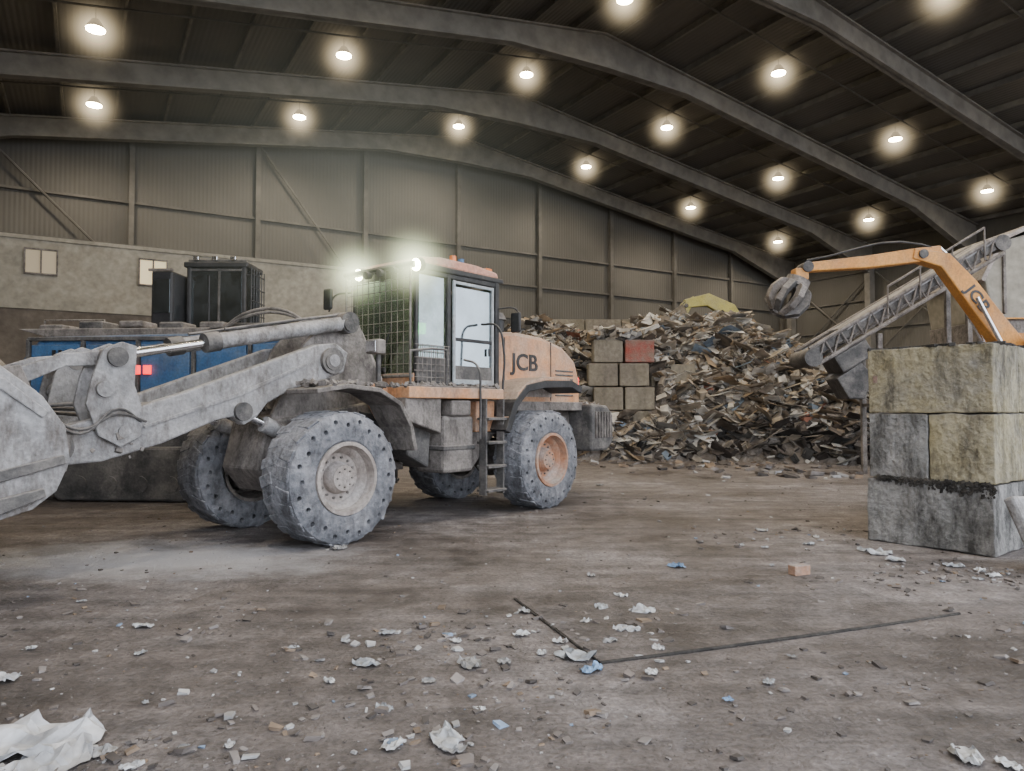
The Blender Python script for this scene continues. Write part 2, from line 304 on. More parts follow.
outer=[(6.95,.66),(5.75,.74),(5.48,.81),(5.30,.95),(5.20,1.2),(5.24,1.5),(5.42,1.76),(5.72,2.0),(6.05,2.16)]
inner=[(6.05,2.10),(5.76,1.94),(5.48,1.71),(5.31,1.47),(5.28,1.2),(5.37,1.0),(5.53,.88),(5.77,.81),(6.95,.71)]
prism('bucket_shell',LD,M['grey'],outer+inner,-1.5,1.5,.008)
for s in (1,-1):
    prism('bucket_side',LD,M['grey'],[(6.95,.66)]+outer[1:]+[(6.25,1.9),(6.5,1.2)],1.46*s,1.53*s,.01)
    prism('side_wear_bar',LD,M['dgrey'],strip([(6.6,1.02),(5.9,1.06),(5.25,1.22)],[.1,.1,.08]),1.53*s,1.565*s,.008)
    prism('side_wear_bar',LD,M['dgrey'],strip([(6.6,.78),(5.8,.84),(5.4,.95)],[.14,.14,.08]),1.53*s,1.58*s,.01)
    prism('side_wear_bar',LD,M['grey'],strip([(6.3,1.95),(5.72,1.86),(5.4,1.6)],[.09,.09,.07]),1.53*s,1.56*s,.01)
for i in range(5): prism('bucket_rib',LD,M['grey'],strip([(5.72,2.03),(5.40,1.78),(5.2,1.5),(5.16,1.2),(5.27,.93)],.08),-1.2+.6*i-.03,-1.2+.6*i+.03,.01)
prism('engine_hood',LD,M['orange'],[(-1.45,1.7),(-1.45,2.92),(-1.9,2.97),(-2.7,2.93),(-3.3,2.80),(-3.72,2.55),(-3.86,2.2),(-3.88,1.7)],-.72,.72,.07)
box2('hood_base',LD,M['frame'],(-3.85,-.78,1.62),(-1.4,.78,1.78))
bm=bmesh.new()
for i in range(7): addbox(bm,(-3.34,.725,1.9+.075*i),(.55,.03,.03))
obj('hood_grille',bm,M['dgrey'],LD,.005)
box2('hood_stripe',LD,M['rim'],(-2.95,.70,1.86),(-1.5,.728,2.05),.005)
box2('hood_seam',LD,M['black'],(-2.93,.70,1.8),(-2.91,.728,2.85),.002); box2('hood_seam',LD,M['black'],(-1.62,.70,1.8),(-1.60,.728,2.85),.002)
text('side_lettering',LD,M['black'],'JCB',(-2.16,.728,2.44),(math.pi/2,0,math.pi),.40,off=.007)
cyl('exhaust_stack',LD,M['black'],(-2.0,-.1,2.9),(-2.0,-.1,3.35),.085); cyl('exhaust_tip',LD,M['black'],(-2.0,-.1,3.33),(-2.18,-.1,3.5),.075)
cyl('precleaner',LD,M['black'],(-1.8,.42,2.9),(-1.8,.42,3.2),.11); cyl('precleaner_cap',LD,M['dgrey'],(-1.8,.42,3.18),(-1.8,.42,3.3),.15,.09)
prism('counterweight',LD,M['dgrey'],[(-3.85,.85),(-3.85,1.75),(-4.4,1.72),(-4.62,1.55),(-4.62,1.0),(-4.4,.85)],-1.0,1.0,.05)
bm=bmesh.new()
for i in range(6): addbox(bm,(-3.98-.1*i,1.01,1.35),(.04,.04,.5))
obj('counterweight_ribs',bm,M['frame'],LD,.005)
for s in (1,-1):
    box('tail_lamp',LD,M['red'],(-3.9,.6*s,2.15),(.05,.12,.2))
    prism('rear_fender',LD,M['black'],strip([(-.92,1.30),(-1.12,1.72),(-1.42,1.98),(-1.9,2.06),(-2.65,2.08),(-2.95,1.98)],.12),.70*s,1.38*s,.01)
    prism('rear_fender_edge',LD,M['orange'],strip([(-.98,1.5),(-1.22,1.90),(-1.5,2.08),(-1.95,2.15),(-2.62,2.16)],.06),.72*s,1.36*s,.01)
    prism('front_fender',LD,M['frame'],strip([(.98,1.10),(1.06,1.42),(1.25,1.72),(1.6,1.89),(2.1,1.93),(2.55,1.86)],.06),.72*s,1.36*s,.012)
    prism('front_fender_bracket',LD,M['orange'],[(.85,1.62),(1.0,1.98),(1.6,2.02),(1.62,1.94),(1.25,1.80),(1.05,1.5)],.60*s,.78*s,.01)
    box2('platform',LD,M['orange'],(-1.0,.66*s,1.80),(.98,1.22*s,1.96))
    box2('platform_tread',LD,M['frame'],(-.95,.7*s,1.96),(.93,1.18*s,1.985))
    box2('tank',LD,M['frame'],(-.42,.52*s,.72),(.22,1.12*s,1.55),.05)
    box2('battery_box',LD,M['frame'],(-.30,.55*s,1.55),(.12,1.18*s,1.78),.03)
    box2('tank_band',LD,M['dgrey'],(-.44,.6*s,1.05),(.24,1.14*s,1.12))
    bm=bmesh.new()
    for a in (-.92,-.52): addbox(bm,(a,1.22*s,1.08),(.035,.14,1.45))
    for i in range(4): addbox(bm,(-.72,1.22*s,.42+.36*i),(.42,.24,.04))
    obj('access_steps',bm,M['dgrey'],LD,.006)
    box2('locker',LD,M['orange'],(-.98,.7*s,1.3),(-.55,1.05*s,1.78),.02)
    tube('handrail',LD,M['black'],[(-1.0,1.2*s,1.95),(-1.02,1.2*s,2.6),(-.98,1.1*s,2.95),(-.95,.8*s,3.0)],.018)
    tube('handrail',LD,M['dgrey'],[(-.45,1.22*s,1.2),(-.42,1.25*s,1.9),(-.4,1.2*s,2.3),(-.38,.95*s,2.4)],.018)
    tube('handrail',LD,M['dgrey'],[(.9,1.15*s,1.98),(.9,1.15*s,2.45),(.5,1.15*s,2.5),(.2,1.15*s,2.5),(.2,1.15*s,1.98)],.018,smooth=False)
box2('valve_block',LD,M['dgrey'],(.4,.1,1.6),(.95,.6,1.95)); 
prism('side_skirt',LD,M['frame'],[(.3,1.3),(.98,1.5),(.98,1.82),(.3,1.82)],.62,1.15,.02)
prism('lower_skirt',LD,M['dgrey'],[(.35,.8),(.75,1.0),(.9,1.5),(.3,1.5)],.5,.95,.03)
for i in range(5): tube('frame_hose',LD,M['black'],[(-.2,.5+.03*i,1.5),(.3,.62,1.2-.06*i),(.8,.55,1.3+.05*i),(1.2,.45,1.6)],.022)
z0,z1=1.97,3.74
def post(n,a,b,zz0,zz1,w=.08,m='black'): box(n,LD,M[m],(a,b,(zz0+zz1)/2),(w,w,zz1-zz0),None,.012)
for s in (1,-1):
    post('a_pillar',.38,.70*s,z0,z1,.055); post('b_pillar',-.24,.74*s,z0,z1,.075); post('c_pillar',-1.36,.74*s,z0,z1,.09)
    box2('side_sill',LD,M['black'],(-1.4,.68*s,z0-.02),(.42,.77*s,z0+.10)); box2('side_header',LD,M['black'],(-1.4,.70*s,z1-.10),(.42,.77*s,z1))
    box2('side_lower_panel',LD,M['dgrey'],(-.22,.70*s,z0+.05),(.40,.75*s,2.42))
    box2('side_front_glass',LD,M['glass'],(-.20,.715*s,2.42),(.35,.73*s,z1-.1),.001)
    box2('door_glass',LD,M['glassd'],(-1.24,.735*s,2.30),(-.36,.75*s,z1-.2),.001)
    bm=bmesh.new()
    addbox(bm,(-1.25,.765*s,2.83),(.05,.04,1.60)); addbox(bm,(-.35,.765*s,2.83),(.05,.04,1.60)); addbox(bm,(-.8,.765*s,3.60),(.9,.04,.05)); addbox(bm,(-.8,.765*s,2.07),(.9,.04,.08))
    obj('door_frame',bm,M['white'],LD,.01)
    box2('door_rail',LD,M['black'],(-1.24,.745*s,2.70),(-.36,.775*s,2.75),.004)
    box2('door_lower_panel',LD,M['dgrey'],(-1.24,.735*s,2.1),(-.36,.755*s,2.32),.002)
    cyl('door_handle',LD,M['black'],(-1.15,.79*s,2.5),(-1.15,.79*s,2.62),.02)
    tube('mirror_arm',LD,M['black'],[(.40,.78*s,3.5),(.55,1.0*s,3.45),(.6,1.08*s,3.2)] if s<0 else [(-1.38,.78,3.3),(-1.55,1.0,3.3),(-1.6,1.02,3.25)],.015)
    box('mirror',LD,M['black'],(.62,1.08*s,3.4) if s<0 else (-1.6,.98,3.08),(.06,.2,.34),None,.03)
box2('cab_floor',LD,M['black'],(-1.4,-.74,1.82),(.42,.74,1.99))
box2('front_lower_panel',LD,M['orange'],(.36,-.70,1.9),(.44,.70,2.18))
box2('front_glass',LD,M['glass'],(.39,-.66,2.18),(.40,.66,z1-.08),.001)
box2('rear_glass',LD,M['glass'],(-1.39,-.66,2.9),(-1.38,.66,z1-.1),.001); box2('rear_panel',LD,M['black'],(-1.42,-.7,1.9),(-1.36,.7,2.9))
box2('front_header',LD,M['black'],(.34,-.72,z1-.12),(.43,.72,z1)); box2('wiper_motor',LD,M['black'],(.42,-.1,2.2),(.48,.1,2.28))
tube('wiper_arm',LD,M['black'],[(.47,0,2.25),(.46,.25,2.9)],.012)
prism('cab_roof',LD,M['black'],[(-1.50,3.72),(-1.50,3.80),(.52,3.80),(.56,3.74),(.48,3.70)],-.80,.80,.02)
prism('roof_cap',LD,M['roofor'],[(-1.46,3.80),(-1.40,3.90),(-.9,3.95),(-.1,3.95),(.3,3.90),(.42,3.80)],-.74,.74,.03)
box('rear_roof_lamp',LD,M['amber'],(-1.3,.60,3.93),(.14,.12,.08)); cyl('beacon',LD,M['amber'],(-.6,.5,3.94),(-.6,.5,4.08),.055); cyl('beacon_base',LD,M['black'],(-.6,.5,3.93),(-.6,.5,3.97),.07)
cyl('beacon_blue',LD,M['blue'],(-1.0,.3,3.94),(-1.0,.3,4.12),.05)
cyl('green_beacon',LD,M['greenled'],(.12,.55,2.78),(.12,.55,2.94),.06)
for b in (.80,-.5):
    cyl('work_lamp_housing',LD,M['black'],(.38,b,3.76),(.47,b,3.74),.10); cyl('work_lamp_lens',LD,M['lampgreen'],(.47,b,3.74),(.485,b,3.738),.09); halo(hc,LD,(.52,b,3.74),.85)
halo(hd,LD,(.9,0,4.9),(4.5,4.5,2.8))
for b in (-.2,.1,.4): cyl('work_lamp_off',LD,M['dgrey'],(.50,b,3.70),(.58,b,3.68),.06)
bm=bmesh.new()
for i in range(12): addcyl(bm,(.52,-.74+i*1.46/11,2.15),(.52,-.74+i*1.46/11,3.72),.005,seg=5)
for i in range(11): addcyl(bm,(.52,-.74,2.15+i*1.57/10),(.52,.74,2.15+i*1.57/10),.005,seg=5)
for i in range(8): addcyl(bm,(-.2+i*.09,.80,2.02),(-.2+i*.09,.80,2.6),.006,seg=5)
for i in range(7): addcyl(bm,(-.22,.80,2.02+i*.095),(.5,.80,2.02+i*.095),.006,seg=5)
for i in (0,3): addcyl(bm,(.52,-.74+.49*i,2.1),(.52,-.74+.49*i,3.72),.018,seg=6)
addcyl(bm,(.52,-.76,2.13),(.52,.78,2.13),.022,seg=6)
obj('windscreen_guard',bm,M['frame'],LD)
box('seat_base',LD,M['seat'],(-.75,0,2.35),(.5,.5,.22),None,.05); box('seat_back',LD,M['seat'],(-1.02,0,2.80),(.14,.5,.75),(0,-.12,0),.05); box('headrest',LD,M['seat'],(-1.06,0,3.27),(.1,.28,.2),None,.04)
box('console',LD,M['seat'],(.15,0,2.25),(.3,.5,.5),None,.04); cyl('steering_column',LD,M['seat'],(.1,0,2.4),(-.12,0,2.75),.04)
bm=bmesh.new(); lathe(bm,[(.17,-.012),(.195,0),(.17,.012),(.15,0),(.17,-.012)],24); bmesh.ops.rotate(bm,verts=bm.verts[:],cent=(0,0,0),matrix=Matrix.Rotation(math.radians(90),3,'X')); bmesh.ops.rotate(bm,verts=bm.verts[:],cent=(0,0,0),matrix=Matrix.Rotation(math.radians(-30),3,'Y')); bmesh.ops.translate(bm,vec=(-.13,0,2.77),verts=bm.verts[:]); obj('steering_wheel',bm,M['seat'],LD,0,True)
for s in (1,-1):
    box('headlamp_bracket',LD,M['dgrey'],(1.15,.78*s,2.2),(.06,.06,.45)); box('headlamp',LD,M['frame'],(1.2,.78*s,2.5),(.16,.26,.2),None,.03)
    box('headlamp_glass',LD,M['chrome'],(1.285,.78*s,2.5),(.01,.2,.15))
bm=bmesh.new()
for i in range(650):
    k=random.random()
    if k<.3: c=(random.uniform(1.1,2.5),random.uniform(.72,1.34)*random.choice((1,-1)),1.96+random.random()*.01)
    elif k<.45: c=(random.uniform(-.95,.9),random.uniform(.7,1.18),1.995)
    elif k<.6: c=(random.uniform(.7,2.4),random.uniform(-.3,.3),random.uniform(1.6,1.85))
    elif k<.85: c=(random.uniform(4.2,5.5),random.uniform(-.35,.7),random.uniform(1.15,1.5))
    else: c=(random.uniform(-3.9,-4.4),random.uniform(-.9,.9),1.75)
    q=.02+.06*random.random()**2; addbox(bm,c,(q,q*1.3,q*.7),(random.random()*3,random.random()*3,0))
obj('caked_dirt',bm,M['frame'],LD,.004)

# ================================================================ EXCAVATORS
def excavator(name,loc,rz,mat,boom,bw,stick,sw,tool,cabz=1.5,letter=None,wd=.34,bodyh=1.2,cabh=1.7,glass='glassd'):
    E=empty(name,loc,rz)
    for s in (1,-1):
        prism('track',E,M['dgrey'],[(-1.9,.25),(-1.7,.05),(1.7,.05),(1.95,.3),(1.9,.75),(1.6,.92),(-1.6,.92),(-1.95,.7)],.85*s,1.4*s,.05)
        bm=bmesh.new()
        for i in range(16): addbox(bm,(-1.65+.22*i,1.125*s,.03),(.16,.58,.06)); addbox(bm,(-1.65+.22*i,1.125*s,.93),(.16,.58,.05))
        obj('track_pads',bm,M['frame'],E,.01)
        for i in range(6): cyl('track_roller',E,M['frame'],(-1.35+.54*i,1.4*s,.3),(-1.35+.54*i,1.43*s,.3),.14)
    box2('undercarriage',E,M['dgrey'],(-1.2,-.9,.5),(1.2,.9,.9)); cyl('slew_ring',E,M['dgrey'],(0,0,.88),(0,0,1.1),.75)
    prism('house',E,mat,[(-2.3,1.1),(1.1,1.1),(1.1,1.1+bodyh*.55),(.3,1.1+bodyh),(-1.9,1.1+bodyh),(-2.4,1.0+bodyh*.7)],-1.3,1.3,.08)
    box2('house_grille',E,M['black'],(-1.8,-1.32,1.4),(-.4,1.32,1.4+bodyh*.4)); 
    c0=cabz; c1=cabz+cabh
    box2('cab_riser',E,M['dgrey'],(.3,.45,1.1),(1.3,1.3,c0+.02))
    bm=bmesh.new()
    for a in (.22,1.55):
        for b in (.40,1.32): addbox(bm,(a,b,(c0+c1)/2),(.11,.11,c1-c0))
    addbox(bm,(.88,.86,c0+.2),(1.4,1.0,.4)); addbox(bm,(.88,.86,c1),(1.55,1.1,.14)); addbox(bm,(.7,.86,c0+1.0),(.06,.98,1.6))
    obj('cab_shell',bm,M['hblack'] if mat is not M['orange2'] else mat,E,.03)
    box2('cab_window',E,M[glass],(.26,.38,c0+.4),(1.5,1.34,c1-.07),.01)
    box('cab_seat',E,M['seat'],(.6,.86,c0+.75),(.25,.5,.8))
    prism('boom',E,mat,strip(boom,bw),-wd/2,wd/2,.03)
    prism('stick',E,mat,strip(stick,sw),-wd/2*.8,wd/2*.8,.03)
    cyl('boom_foot_pin',E,M['dgrey'],(boom[0][0],-.35,boom[0][1]),(boom[0][0],.35,boom[0][1]),.13)
    cyl('stick_pin',E,M['dgrey'],(stick[1][0],-.22,stick[1][1]),(stick[1][0],.22,stick[1][1]),.10)
    mid=boom[len(boom)//2]
    for s in (1,-1):
        a=Vector((boom[0][0]+.7,.28*s,boom[0][1]-.45)); b=Vector((mid[0]-.1,.28*s,mid[1]-.25)); m_=a.lerp(b,.6)
        cyl('boom_cylinder',E,M['black'],a,m_,.08); cyl('boom_rod',E,M['chrome'],m_,b,.045)
    a=Vector((mid[0],0,mid[1]+.38)); b=Vector((stick[0][0],0,stick[0][1]+.1)); m_=a.lerp(b,.62)
    cyl('stick_cylinder',E,M['black'],a,m_,.08); cyl('stick_rod',E,M['chrome'],m_,b,.04)
    tube('boom_hose',E,M['black'],[(boom[1][0],.05,boom[1][1]+.3),(mid[0],.05,mid[1]+.30),(stick[1][0],.12,stick[1][1]+.22),(stick[-1][0],.1,stick[-1][1]+.15)],.025)
    if letter: text('boom_lettering',E,M['black'],'JCB',letter[0],letter[1],letter[2],off=.006)
    e=Vector((stick[-1][0],0,stick[-1][1]))
    if tool=='grapple':
        cyl('grapple_link',E,M['dgrey'],e+Vector((0,-.2,0)),e+Vector((0,.2,0)),.12)
        box('grapple_head',E,M['orange2'],e+Vector((.12,0,-.15)),(.3,.3,.26),None,.03); cyl('rotator',E,M['frame'],e+Vector((.14,0,-.25)),e+Vector((.22,0,-.42)),.26)
        for k in range(8):
            th=k*math.pi/4+.2; c=e+Vector((.2,0,-.40)); pr=[(.12,0),(.32,-.10),(.40,-.32),(.36,-.55),(.16,-.74)]
            bm=bmesh.new(); addprism(bm,strip(pr,[.14,.19,.19,.16,.07]),-.07,.07)
            bmesh.ops.rotate(bm,verts=bm.verts[:],cent=(0,0,0),matrix=Matrix.Rotation(th,3,'Z')); bmesh.ops.rotate(bm,verts=bm.verts[:],cent=(0,0,0),matrix=Matrix.Rotation(-.6,3,'Y')); bmesh.ops.translate(bm,vec=c,verts=bm.verts[:])
            obj('grapple_tine',bm,M['dgrey' if k%2 else 'frame'],E,.01)
    else:
        prism('bucket',E,M['dgrey'],[(e.x-.1,e.z+.1),(e.x+.3,e.z-.1),(e.x+.35,e.z-.6),(e.x-.1,e.z-1.0),(e.x-.7,e.z-.95),(e.x-.5,e.z-.4)],-.55,.55,.03)
    return E
excavator('grapple_excavator',(12.9,16.,0),math.pi,M['orange2'],[(.5,1.6),(1.3,2.45),(2.1,3.40),(2.8,4.35),(3.3,4.95),(4.0,5.10)],[.4,.48,.50,.46,.36,.24],[(3.35,5.18),(3.8,5.08),(5.0,4.92),(6.35,4.80)],[.22,.32,.28,.2],'grapple',letter=((2.62,.178,4.08),(math.pi/2,.93,math.pi) ,.36),wd=.34)
TE=excavator('tracked_excavator',(12.9,34.5,0),math.pi,M['yell'],[(.5,2.2),(1.6,4.9),(2.5,6.4),(3.5,6.9),(4.6,6.7)],[.5,.7,.75,.6,.4],[(4.1,6.95),(4.55,6.6),(5.0,5.7),(5.3,4.4)],[.3,.5,.45,.3],'bucket',cabz=2.4,bodyh=2.4)
H=excavator('material_handler',(-8.05,17.0,0),0,M['hblack'],[(.5,2.6),(1.6,3.0),(2.6,3.2),(3.6,3.4),(4.4,3.3)],[.4,.45,.45,.4,.3],[(4.0,3.45),(4.35,3.3),(4.8,2.9),(5.0,2.3)],[.25,.35,.3,.2],'bucket',cabz=3.1,bodyh=2.0,cabh=2.05,glass='glassk')
bm=bmesh.new()
for i in range(6): addcyl(bm,(1.72,.4+.18*i,3.2),(1.72,.4+.18*i,5.1),.015,seg=5)
for i in range(6): addcyl(bm,(1.72,.38,3.3+.33*i),(1.72,1.34,3.3+.33*i),.015,seg=5)
for z in (3.6,4.9): addcyl(bm,(1.5,.38,z),(1.72,.38,z),.02,seg=5)
obj('cab_guard',bm,M['hblack'],H)
bm=bmesh.new()
addbox(bm,(.87,.37,3.52),(1.3,.03,.05)); addbox(bm,(.95,.37,4.3),(.05,.03,1.5)); addbox(bm,(.87,.37,5.02),(1.3,.03,.05))
obj('cab_door_frame',bm,M['dgrey'],H,.004)
box2('roof_lamp_bar',H,M['dgrey'],(.2,.35,5.22),(1.6,.45,5.28)); 
for i in range(3): box('cab_roof_lamp',H,M['chrome'],(.4+.45*i,.33,5.30),(.14,.06,.10))
box2('engine_cowl',H,M['hblack'],(-.42,-.2,3.1),(.10,1.2,4.9),.06); box2('cowl_window',H,M['glassk'],(-.36,-.23,3.9),(.04,-.21,4.7),.005)
for z in (3.5,4.88): box2('cowl_trim',H,M['frame'],(-.46,-.26,z),(.12,-.20,z+.06),.005)
tube('handler_rail',H,M['frame'],[(-2.2,-1.25,3.1),(-2.2,-1.25,3.6),(-.9,-1.25,3.6),(-.9,-1.25,3.1)],.025,smooth=False)

# ================================================================ MOBILE SHREDDER (blue)
S=empty('mobile_shredder',(-6.2,13.7,0),math.radians(-4))
prism('shredder_body',S,M['blue'],[(-2.6,1.7),(2.7,1.7),(2.9,2.1),(2.9,2.95),(1.0,3.0),(-2.2,2.95),(-2.6,2.5)],-.95,.95,.05)
box2('lower_chassis',S,M['dgrey'],(-2.5,-.8,.9),(2.7,.8,1.72))
for i in range(5): box2('body_panel',S,M['blue'],(-2.35+1.02*i,-1.0,1.85),(-1.45+1.02*i,-.94,2.8),.02)
bm=bmesh.new()
for i in range(6): addbox(bm,(-2.4+1.02*i,-.99,2.3),(.06,.08,1.2))
addbox(bm,(.1,-.99,1.78),(5.3,.08,.07)); addbox(bm,(.1,-.99,2.9),(5.0,.08,.07))
obj('body_ribs',bm,M['dgrey'],S,.01)
bm=bmesh.new()
for i in range(8): addbox(bm,(-1.9+.12*i,-1.03,2.35),(.05,.03,.7))
obj('vent_louvres',bm,M['black'],S)
prism('feed_hopper',S,M['frame'],[(-2.2,2.95),(-2.7,3.10),(.9,3.10),(.8,2.95)],-.9,.9,.02)
for i in range(5): box('deck_gear',S,M['dgrey' if i%2 else 'frame'],(-2.1+.75*i,-.6,3.12+.03*(i%3)),(.45,.5,.12+.06*(i%2)),None,.03)
box2('deck_box',S,M['dgrey'],(1.1,-.7,2.98),(2.6,.6,3.2))
for xx in (-.42,-.22): box2('tail_light',S,M['red'],(xx,-1.07,2.26),(xx+.14,-1.03,2.42),.01)
for s in (1,-1):
    prism('crawler_track',S,M['dgrey'],[(-2.0,.25),(-1.8,.02),(1.8,.02),(2.05,.3),(2.0,.8),(1.7,.98),(-1.7,.98),(-2.05,.75)],.55*s,1.0*s,.05)
    for i in range(6): cyl('crawler_roller',S,M['dgrey'],(-1.4+.56*i,1.0*s,.32),(-1.4+.56*i,1.03*s,.32),.15)
prism('discharge_conveyor',S,M['dgrey'],strip([(-2.2,1.2),(-3.2,1.7),(-4.2,2.6)],.25),-.4,.4,.02)
for i in range(2): tube('deck_hose',S,M['frame'],[(1.0,-.8,3.0),(1.6,-.9,3.3+.06*i),(2.3,-.9,3.32+.05*i),(2.9,-.9,3.0-.1*i)],.03)

# ================================================================ SCREENING PLANT + CONVEYOR (right)
P=empty('screening_plant',(14.1,20.2,0),0)
prism('hopper',P,M['beige'],[(-1.5,4.0),(-1.7,5.2),(-1.1,6.1),(-.4,6.3),(3.,6.3),(3.,4.0)],-1.4,1.4,.05)
prism('hopper_lip',P,M['rim'],strip([(-1.8,5.0),(-1.25,6.1),(-.5,6.45),(3,6.45)],.12),-1.5,1.5,.02)
box2('screen_box',P,M['frame'],(-1.6,-1.3,2.6),(3.,1.3,4.0)); box2('screen_band',P,M['orange2'],(-1.65,-1.35,3.4),(3.,-1.28,3.65))
for a in (-1.5,.6,2.6):
    for b in (-1.2,1.2): box('leg',P,M['frame'],(a,b,1.3),(.2,.2,2.6))
for i in range(5): box('hopper_rib',P,M['frame'],(-1.2+.8*i,-1.43,5.1),(.08,.08,1.9))
tube('brace',P,M['frame'],[(-1.5,-1.2,.1),(.6,-1.2,2.5)],.05,smooth=False)
box2('side_walkway',P,M['frame'],(-1.6,-1.65,3.0),(3.,-1.35,3.08)); tube('walkway_rail',P,M['orange2'],[(-1.6,-1.62,3.05),(-1.6,-1.62,4.0),(3.,-1.62,4.0)],.03,smooth=False)
C=empty('belt_conveyor',(0,0,0),0)
def lat(y):
    a=Vector((7.5,y,2.75)); b=Vector((12.1,y,5.48)); up=Vector((-.22,0,.37)); bm=bmesh.new()
    addcyl(bm,a,b,.05,seg=8); addcyl(bm,a+up,b+up,.05,seg=8); n=12
    for i in range(n):
        p=a.lerp(b,i/n); q=a.lerp(b,(i+1)/n); addcyl(bm,p,q+up,.025,seg=6); addcyl(bm,p+up,p,.025,seg=6)
    return bm
for y in (17.6,18.5): obj('lattice_side',lat(y),M['frame'],C)
prism('belt',C,M['dgrey'],strip([(7.3,2.95),(12.1,5.78)],.2),17.65,18.45,.01)
prism('conveyor_cover',C,M['grey'],strip([(8.2,3.62),(11.9,5.82)],.10),17.6,18.5,.01)
cyl('head_drum',C,M['dgrey'],(7.35,17.5,2.9),(7.35,18.5,2.9),.22); cyl('tail_drum',C,M['dgrey'],(12.1,17.6,5.75),(12.1,18.5,5.75),.2)
for x,z in ((9.0,3.5),(11.2,4.8)):
    for y in (17.6,18.45): box('support_leg',C,M['frame'],(x,y,z/2),(.12,.12,z))
    box('support_brace',C,M['frame'],(x,18.05,z*.5),(.08,.9,.08))
box('drive_unit',C,M['dgrey'],(8.4,18.05,2.95),(.9,.9,.45),(0,-.53,0),.04)
prism('chute',C,M['dgrey'],[(8.0,2.4),(8.6,2.8),(8.9,2.5),(8.7,1.9),(8.3,1.9)],17.7,18.4,.03)
for i in range(4): box('catwalk_post',C,M['frame'],(9.2+.8*i,17.55,3.9+.48*i+.35),(.04,.04,.8))
tube('catwalk_rail',C,M['frame'],[(9.2,17.55,4.65),(11.6,17.55,6.1)],.03,smooth=False)

# ================================================================ BUILDING
B_ANG=math.atan2(.507,.862)
def shed(o): o.rotation_euler=(0,0,B_ANG); return o
LW,RW,BK,FR=-8.6,41.5,33.6,-3.0
RS=16.1
def roofz(s,off=0): return 14.35-.148*abs(s-RS)+off
M['wall']=wallmat('sheet_wall',(.076,.072,.064),(.107,.102,.091),axis='X',sc=12)
M['wally']=wallmat('sheet_wall_side',(.076,.072,.064),(.107,.102,.091),axis='Y',sc=12)
M['roof']=wallmat('roof_sheet',(.070,.066,.060),(.095,.09,.082),axis='X',sc=12)
bm=bmesh.new(); 
addprism(bm,[(LW,-.2),(RW,-.2),(RW,roofz(RW,1.3)),(RS,roofz(RS,1.3)),(LW,roofz(LW,1.3))],BK,BK+.2); shed(obj('wall_back',bm,M['wall']))
bm=bmesh.new(); addbox(bm,(LW-.1,(FR+BK)/2,6),(.2,BK-FR,12.4)); shed(obj('wall_left',bm,M['wally']))
bm=bmesh.new(); addbox(bm,(RW+.1,(FR+BK)/2,6),(.2,BK-FR,12.4)); shed(obj('wall_right',bm,M['wally']))
bm=bmesh.new()
addprism(bm,[(LW-.3,roofz(LW,1.3)),(RS,roofz(RS,1.3)),(RW+.3,roofz(RW,1.3)),(RW+.3,roofz(RW,1.45)),(RS,roofz(RS,1.45)),(LW-.3,roofz(LW,1.45))],FR,BK+.2)
shed(obj('ceiling',bm,M['roof']))
bm=bmesh.new()
s=LW+.6
while s<RW-.2:
    addbox(bm,(s,(FR+BK)/2,roofz(s,1.17)),(.08,BK-FR-.1,.22)); s+=1.75
for l in (29.7,23.7,17.7,11.7,5.7,-.1):
    for a,b in ((LW+1,RS-.3),(RS+.3,RW-1)):
        addcyl(bm,(a,l-.6,roofz(a,1.02)),(b,l-.6,roofz(b,1.02)),.035,seg=6)
purl=bm
bm=bmesh.new()
l_,r_=LW+.12,RW-.12
for l in (32.4,26.7,20.7,14.7,8.7,2.7,-2.5):
    for w,(t0,t1) in ((.09,(0,1.05)),(.34,(0,.06)),(.34,(.99,1.05))):
        lo=lambda s_: roofz(s_)+.26-(.50*max(0,1-abs(s_-RS)/4))-(1.1*max(0,1-min(abs(s_-LW),abs(s_-RW))/6))
        ss=[l_,LW+3,LW+6,RS-4,RS,RS+4,RW-6,RW-3,r_]
        if (t0,t1)==(.99,1.05): bot=[(q,roofz(q)+.99) for q in ss]
        else: bot=[(q,lo(q)) for q in ss]
        if (t0,t1)==(0,.06): top=[(q,z+.06) for q,z in bot]
        else: top=[(q,roofz(q)+t1) for q in ss]
        addprism(bm,bot+top[::-1],l-w/2,l+w/2)
    for sx in (LW+.4,RW-.4): addbox(bm,(sx,l,5.2),(.5,.35,10.4))
PF=shed(obj('portal_frames',bm,M['steel']))
obj('roof_purlins',purl,M['purlin'],PF)
bm=bmesh.new()
for z in (3.,4.8,6.6,8.4,10.2): addbox(bm,((LW+RW)/2,BK-.1,z),(RW-LW-.2,.12,.10)); addbox(bm,(RW-.08,(FR+BK)/2,z),(.12,BK-FR-.3,.10))
for s_ in np.arange(LW+5,RW,5.): 
    h=roofz(s_,.9); addbox(bm,(s_,BK-.2,h/2),(.2,.25,h))
for l0 in (20.7,26.7):
    for (za,zb) in ((5.,10.),(10.,5.),(.3,5.),(5.,.3)):
        addcyl(bm,(RW-.25,l0,za),(RW-.25,l0+5.7,zb),.06,seg=6)
for k in (0,2): addcyl(bm,(LW+5+5*k,BK-.4,roofz(LW+5+5*k,.6)),(LW+10+5*k,BK-.4,7.),.05,seg=6)
obj('wall_girts',bm,M['purlin'],PF)
HL=empty('high_bay_lights',(0,0,0),B_ANG)
bm=bmesh.new(); bl=bmesh.new(); spots=[]
